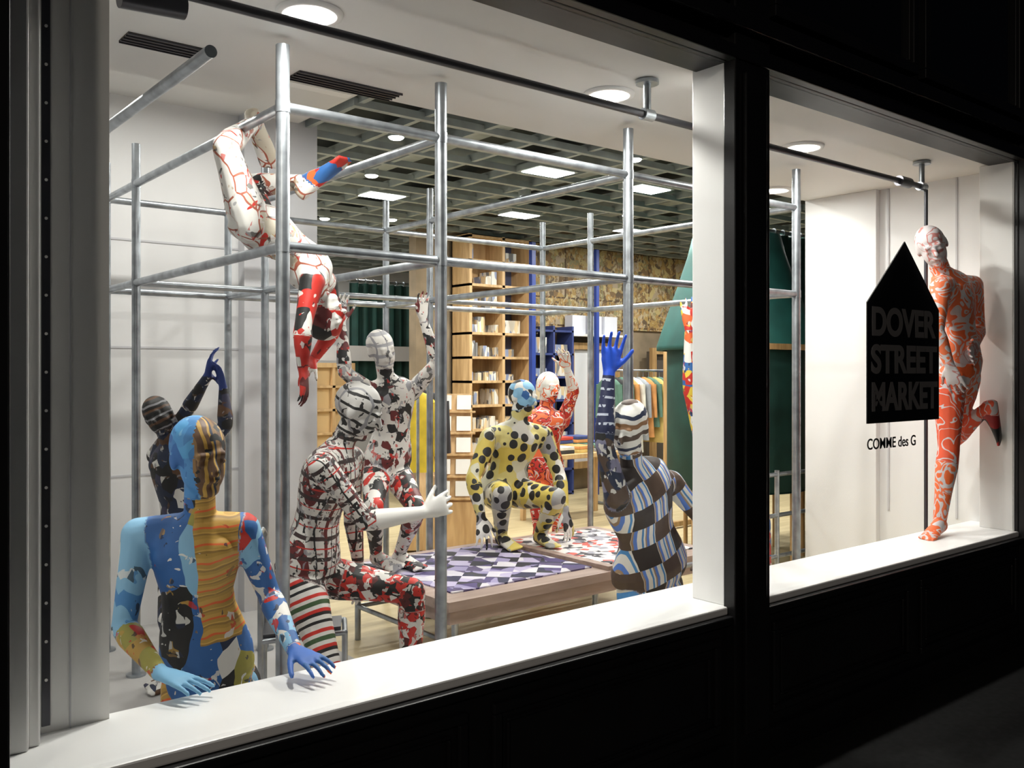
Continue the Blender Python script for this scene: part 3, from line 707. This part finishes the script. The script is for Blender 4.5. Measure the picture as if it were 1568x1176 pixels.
# --- M5
mats=[pmat('mono_print',patch([cr,cr,blk,cr,mar,cr,gry],19,6,(1,1,1),[(blk,24,.66,3)]),det=([blk,cr,gry,red],50,.58,.8)),pmat('head_print',plaid(cr,[(2,.06,0,.3,(.35,.35,.37)),(0,.05,0,.15,gry)]),det=([blk,cr],40,.66,.7)),pmat('red_mono_print',patch([cr,red,blk,mar,cr,blk],18,7),det=([blk,cr,red],50,.56,.8))]
m5=dict(head=(2.69,2.21,1.73),neck=(2.74,2.24,1.56),chest=(2.79,2.26,1.38),pelvis=(2.79,2.33,1.04),shL=(2.64,2.26,1.49),elL=(2.46,2.22,1.60),wrL=(2.45,2.24,1.87),hdL=(2.44,2.24,2.02),shR=(2.93,2.27,1.48),elR=(3.02,2.12,1.66),wrR=(2.93,2.14,1.90),hdR=(2.92,2.14,2.04),
 hipL=(2.72,2.32,1.01),hipR=(2.86,2.33,1.00),knL=(2.55,2.06,.86),knR=(2.78,1.98,.84),anL=(2.72,2.32,.53),anR=(2.84,2.26,.53))
figure('mannequin',m5,mats,dict(torso=0,head=1,neck=0,thigh=2,calf=0,foot=0,hand=0),(-.1,-1,0),sc=1.0,hpal={'L':(.2,-1,0),'R':(.2,-1,0)})
# --- M6
pyl=(.62,.54,.20)
mats=[pmat('polka_dot_cloth',dots([pyl,(.64,.50,.10),(.62,.60,.46),pyl,(.66,.64,.58),(.58,.46,.10),(.35,.35,.33)],blk,12.5,.40,10),distort=.008),pmat('blue_head_wrap',patch([sky,wh,blue,wh,blk,sky,wh],18,8)),pmat('grey_dot_cloth',dots([pyl,gry,wh],blk,13,.40,8),distort=.006)]
m6=dict(head=(3.88,2.38,1.43),neck=(3.86,2.40,1.26),chest=(3.83,2.42,1.08),pelvis=(3.81,2.50,.80),shL=(3.65,2.44,1.17),elL=(3.48,2.40,.92),wrL=(3.48,2.31,.68),hdL=(3.47,2.26,.55),shR=(4.04,2.35,1.17),elR=(4.12,2.28,.90),wrR=(4.07,2.17,.68),hdR=(4.08,2.13,.55),
 hipL=(3.74,2.48,.78),hipR=(3.90,2.48,.78),knL=(3.56,2.20,.84),knR=(3.86,2.02,.80),anL=(3.68,2.36,.53),anR=(3.93,2.26,.53))
figure('mannequin',m6,mats,dict(torso=0,head=1,neck=0,thigh=0,calf=0,foot=0,hand=2,uarmR=2),(.2,-.9,-.1),sc=1.2,heads=.88)
# --- M7
mats=[pmat('red_swirl_cloth',camo([org,wh,red,blk,org],[0,.40,.45,.56,.60],12,1.2,2)),pmat('pale_head_cloth',camo([wh,org,wh],[0,.55,.6],12,1)),]
m7=dict(head=(4.61,2.95,1.48),neck=(4.60,2.97,1.32),chest=(4.59,2.97,1.14),pelvis=(4.59,2.97,.80),shL=(4.49,3.03,1.22),elL=(4.36,3.0,1.00),wrL=(4.38,2.87,.79),hdL=(4.42,2.82,.67),shR=(4.71,2.9,1.22),elR=(4.72,2.78,1.45),wrR=(4.60,2.72,1.62),hdR=(4.54,2.7,1.76),
 hipL=(4.52,2.97,.75),hipR=(4.67,2.95,.75),knL=(4.46,2.86,.42),knR=(4.64,2.85,.42),anL=(4.52,2.98,.08),anR=(4.68,2.93,.08))
figure('mannequin',m7,mats,dict(torso=0,head=1,neck=0,handR=1,farmR=1),(-.1,-1,0),sc=1.08)
# --- M8
dkb=(.085,.055,.04)
mats=[pmat('block_stripe_cloth',blocks(9.2,dkb,(.03,.022,.02),[wh,lbl,wh,(.35,.24,.15),(.10,.22,.65),wh],[0,.2,.36,.5,.62,.85],.055),distort=.006),
 pmat('lettered_navy_sleeve',plaid((.012,.018,.065),[(2,.040,.0,.28,(.5,.55,.65))],[((.012,.018,.065),30,.5,2)]),distort=.01),
 plain('cobalt_glove',(.01,.08,.62),.5),
 pmat('block_head_cloth',stripes([wh,dkb,wh,(.25,.13,.06),wh,nav],[0,.22,.4,.6,.75,.88],.15,2),distort=.03),
 pmat('dark_upper_sleeve',patch([nav,blk,dkb,(.2,.2,.3),nav],16,3),det=([blk,wh,nav],50,.62,.8)),
 pmat('blue_brown_leg_cloth',stripes([wh,lbl,dkb,(.1,.25,.6),wh,dkb],[0,.2,.4,.6,.75,.85],.16,2))]
m8=dict(head=(3.03,.59,1.35),neck=(3.09,.64,1.16),chest=(3.19,.66,.95),pelvis=(3.31,.72,.62),shL=(2.96,.60,1.04),elL=(2.87,.59,1.28),wrL=(2.92,.61,1.60),hdL=(2.94,.60,1.76),shR=(3.40,.66,1.06),elR=(3.55,.60,.88),wrR=(3.46,.46,.75),hdR=(3.40,.42,.62),
 hipL=(3.23,.74,.58),hipR=(3.41,.72,.56),knL=(3.12,.60,.14),knR=(3.36,.55,.12),anL=(3.34,.95,.07),anR=(3.56,.90,.07),toL=(3.42,1.12,.06),toR=(3.66,1.05,.06))
figure('mannequin',m8,mats,dict(torso=0,head=3,neck=4,uarmL=4,farmL=1,handL=2,uarmR=0,farmR=0,handR=2,thigh=5,calf=5,foot=5),(-.9,-.4,-.1),vox=.006,hpal={'L':(-.5,-.8,0),'R':(0,.5,-.5)},curl={'L':.22},wide=1.3,sc=1.08)
# --- M9
mats=[pmat('multicolour_cloth',patch([red,yel,blue,wh,org,blue,red],19,4),det=([blk,wh,red,yel],50,.6,.8))]
m9=dict(head=(3.96,.72,1.36),neck=(3.96,.74,1.20),chest=(3.97,.75,1.03),pelvis=(3.97,.75,.70),shL=(3.84,.80,1.18),elL=(3.76,.84,1.49),wrL=(3.75,.84,1.83),hdL=(3.75,.84,2.0),shR=(4.11,.70,1.12),elR=(4.16,.68,.84),wrR=(4.12,.62,.60),hdR=(4.12,.60,.45),
 hipL=(3.89,.78,.66),hipR=(4.05,.74,.66),knL=(3.80,.62,.38),knR=(3.96,.55,.38),anL=(3.92,.88,.08),anR=(4.08,.8,.08))
figure('mannequin',m9,mats,dict(),(-.3,-1,0),sc=1.0)
# --- M10
pk=(.60,.56,.57)
mats=[pmat('orange_camo_cloth',camo([org,pk,(.80,.17,.06),pk,org],[0,.40,.48,.58,.64],9,1.2,1),distort=.01),pmat('pale_camo_cloth',camo([pk,(.50,.20,.18),pk],[0,.50,.56],11,1.0,5)),pmat('dark_red_glove',patch([(.3,.02,.02),blk,red],12,2)),pmat('bold_red_camo',camo([pk,(.72,.09,.03),pk,(.72,.09,.03)],[0,.36,.52,.57],6.5,1.6,3))]
m10=dict(head=(5.21,.26,2.33),neck=(5.30,.24,2.17),chest=(5.40,.22,1.97),pelvis=(5.41,.21,1.62),shL=(5.19,.20,2.09),elL=(5.10,.18,1.83),wrL=(5.13,.12,1.64),hdL=(5.17,.10,1.52),shR=(5.57,.19,2.12),elR=(5.62,.18,1.86),wrR=(5.44,.12,1.76),hdR=(5.32,.10,1.69),
 hipL=(5.33,.22,1.57),hipR=(5.50,.21,1.57),knL=(5.27,.19,1.16),knR=(5.60,.34,1.18),anL=(5.20,.21,.74),toL=(5.02,.19,.72),anR=(5.58,.12,1.38),toR=(5.64,.12,1.18))
figure('mannequin',m10,mats,dict(torso=0,head=1,neck=1,handL=1,handR=1,thighR=3,thighL=3,calfL=0,footL=0,calfR=3,footR=2),(-.8,-.5,-.25),vox=.0065,hpal={'L':(1,0,0),'R':(0,-1,0)},sc=1.08)

# ------------------------------------------------------------ CAMERA
cd=bpy.data.cameras.new('camera'); cd.sensor_width=36; cd.lens=31.9; cd.shift_y=-.0115
co=bpy.data.objects.new('camera',cd); COL.objects.link(co); co.location=(0,-2.3,1.6); co.rotation_euler=(math.pi/2,0,math.radians(-39.0)); SC.camera=co
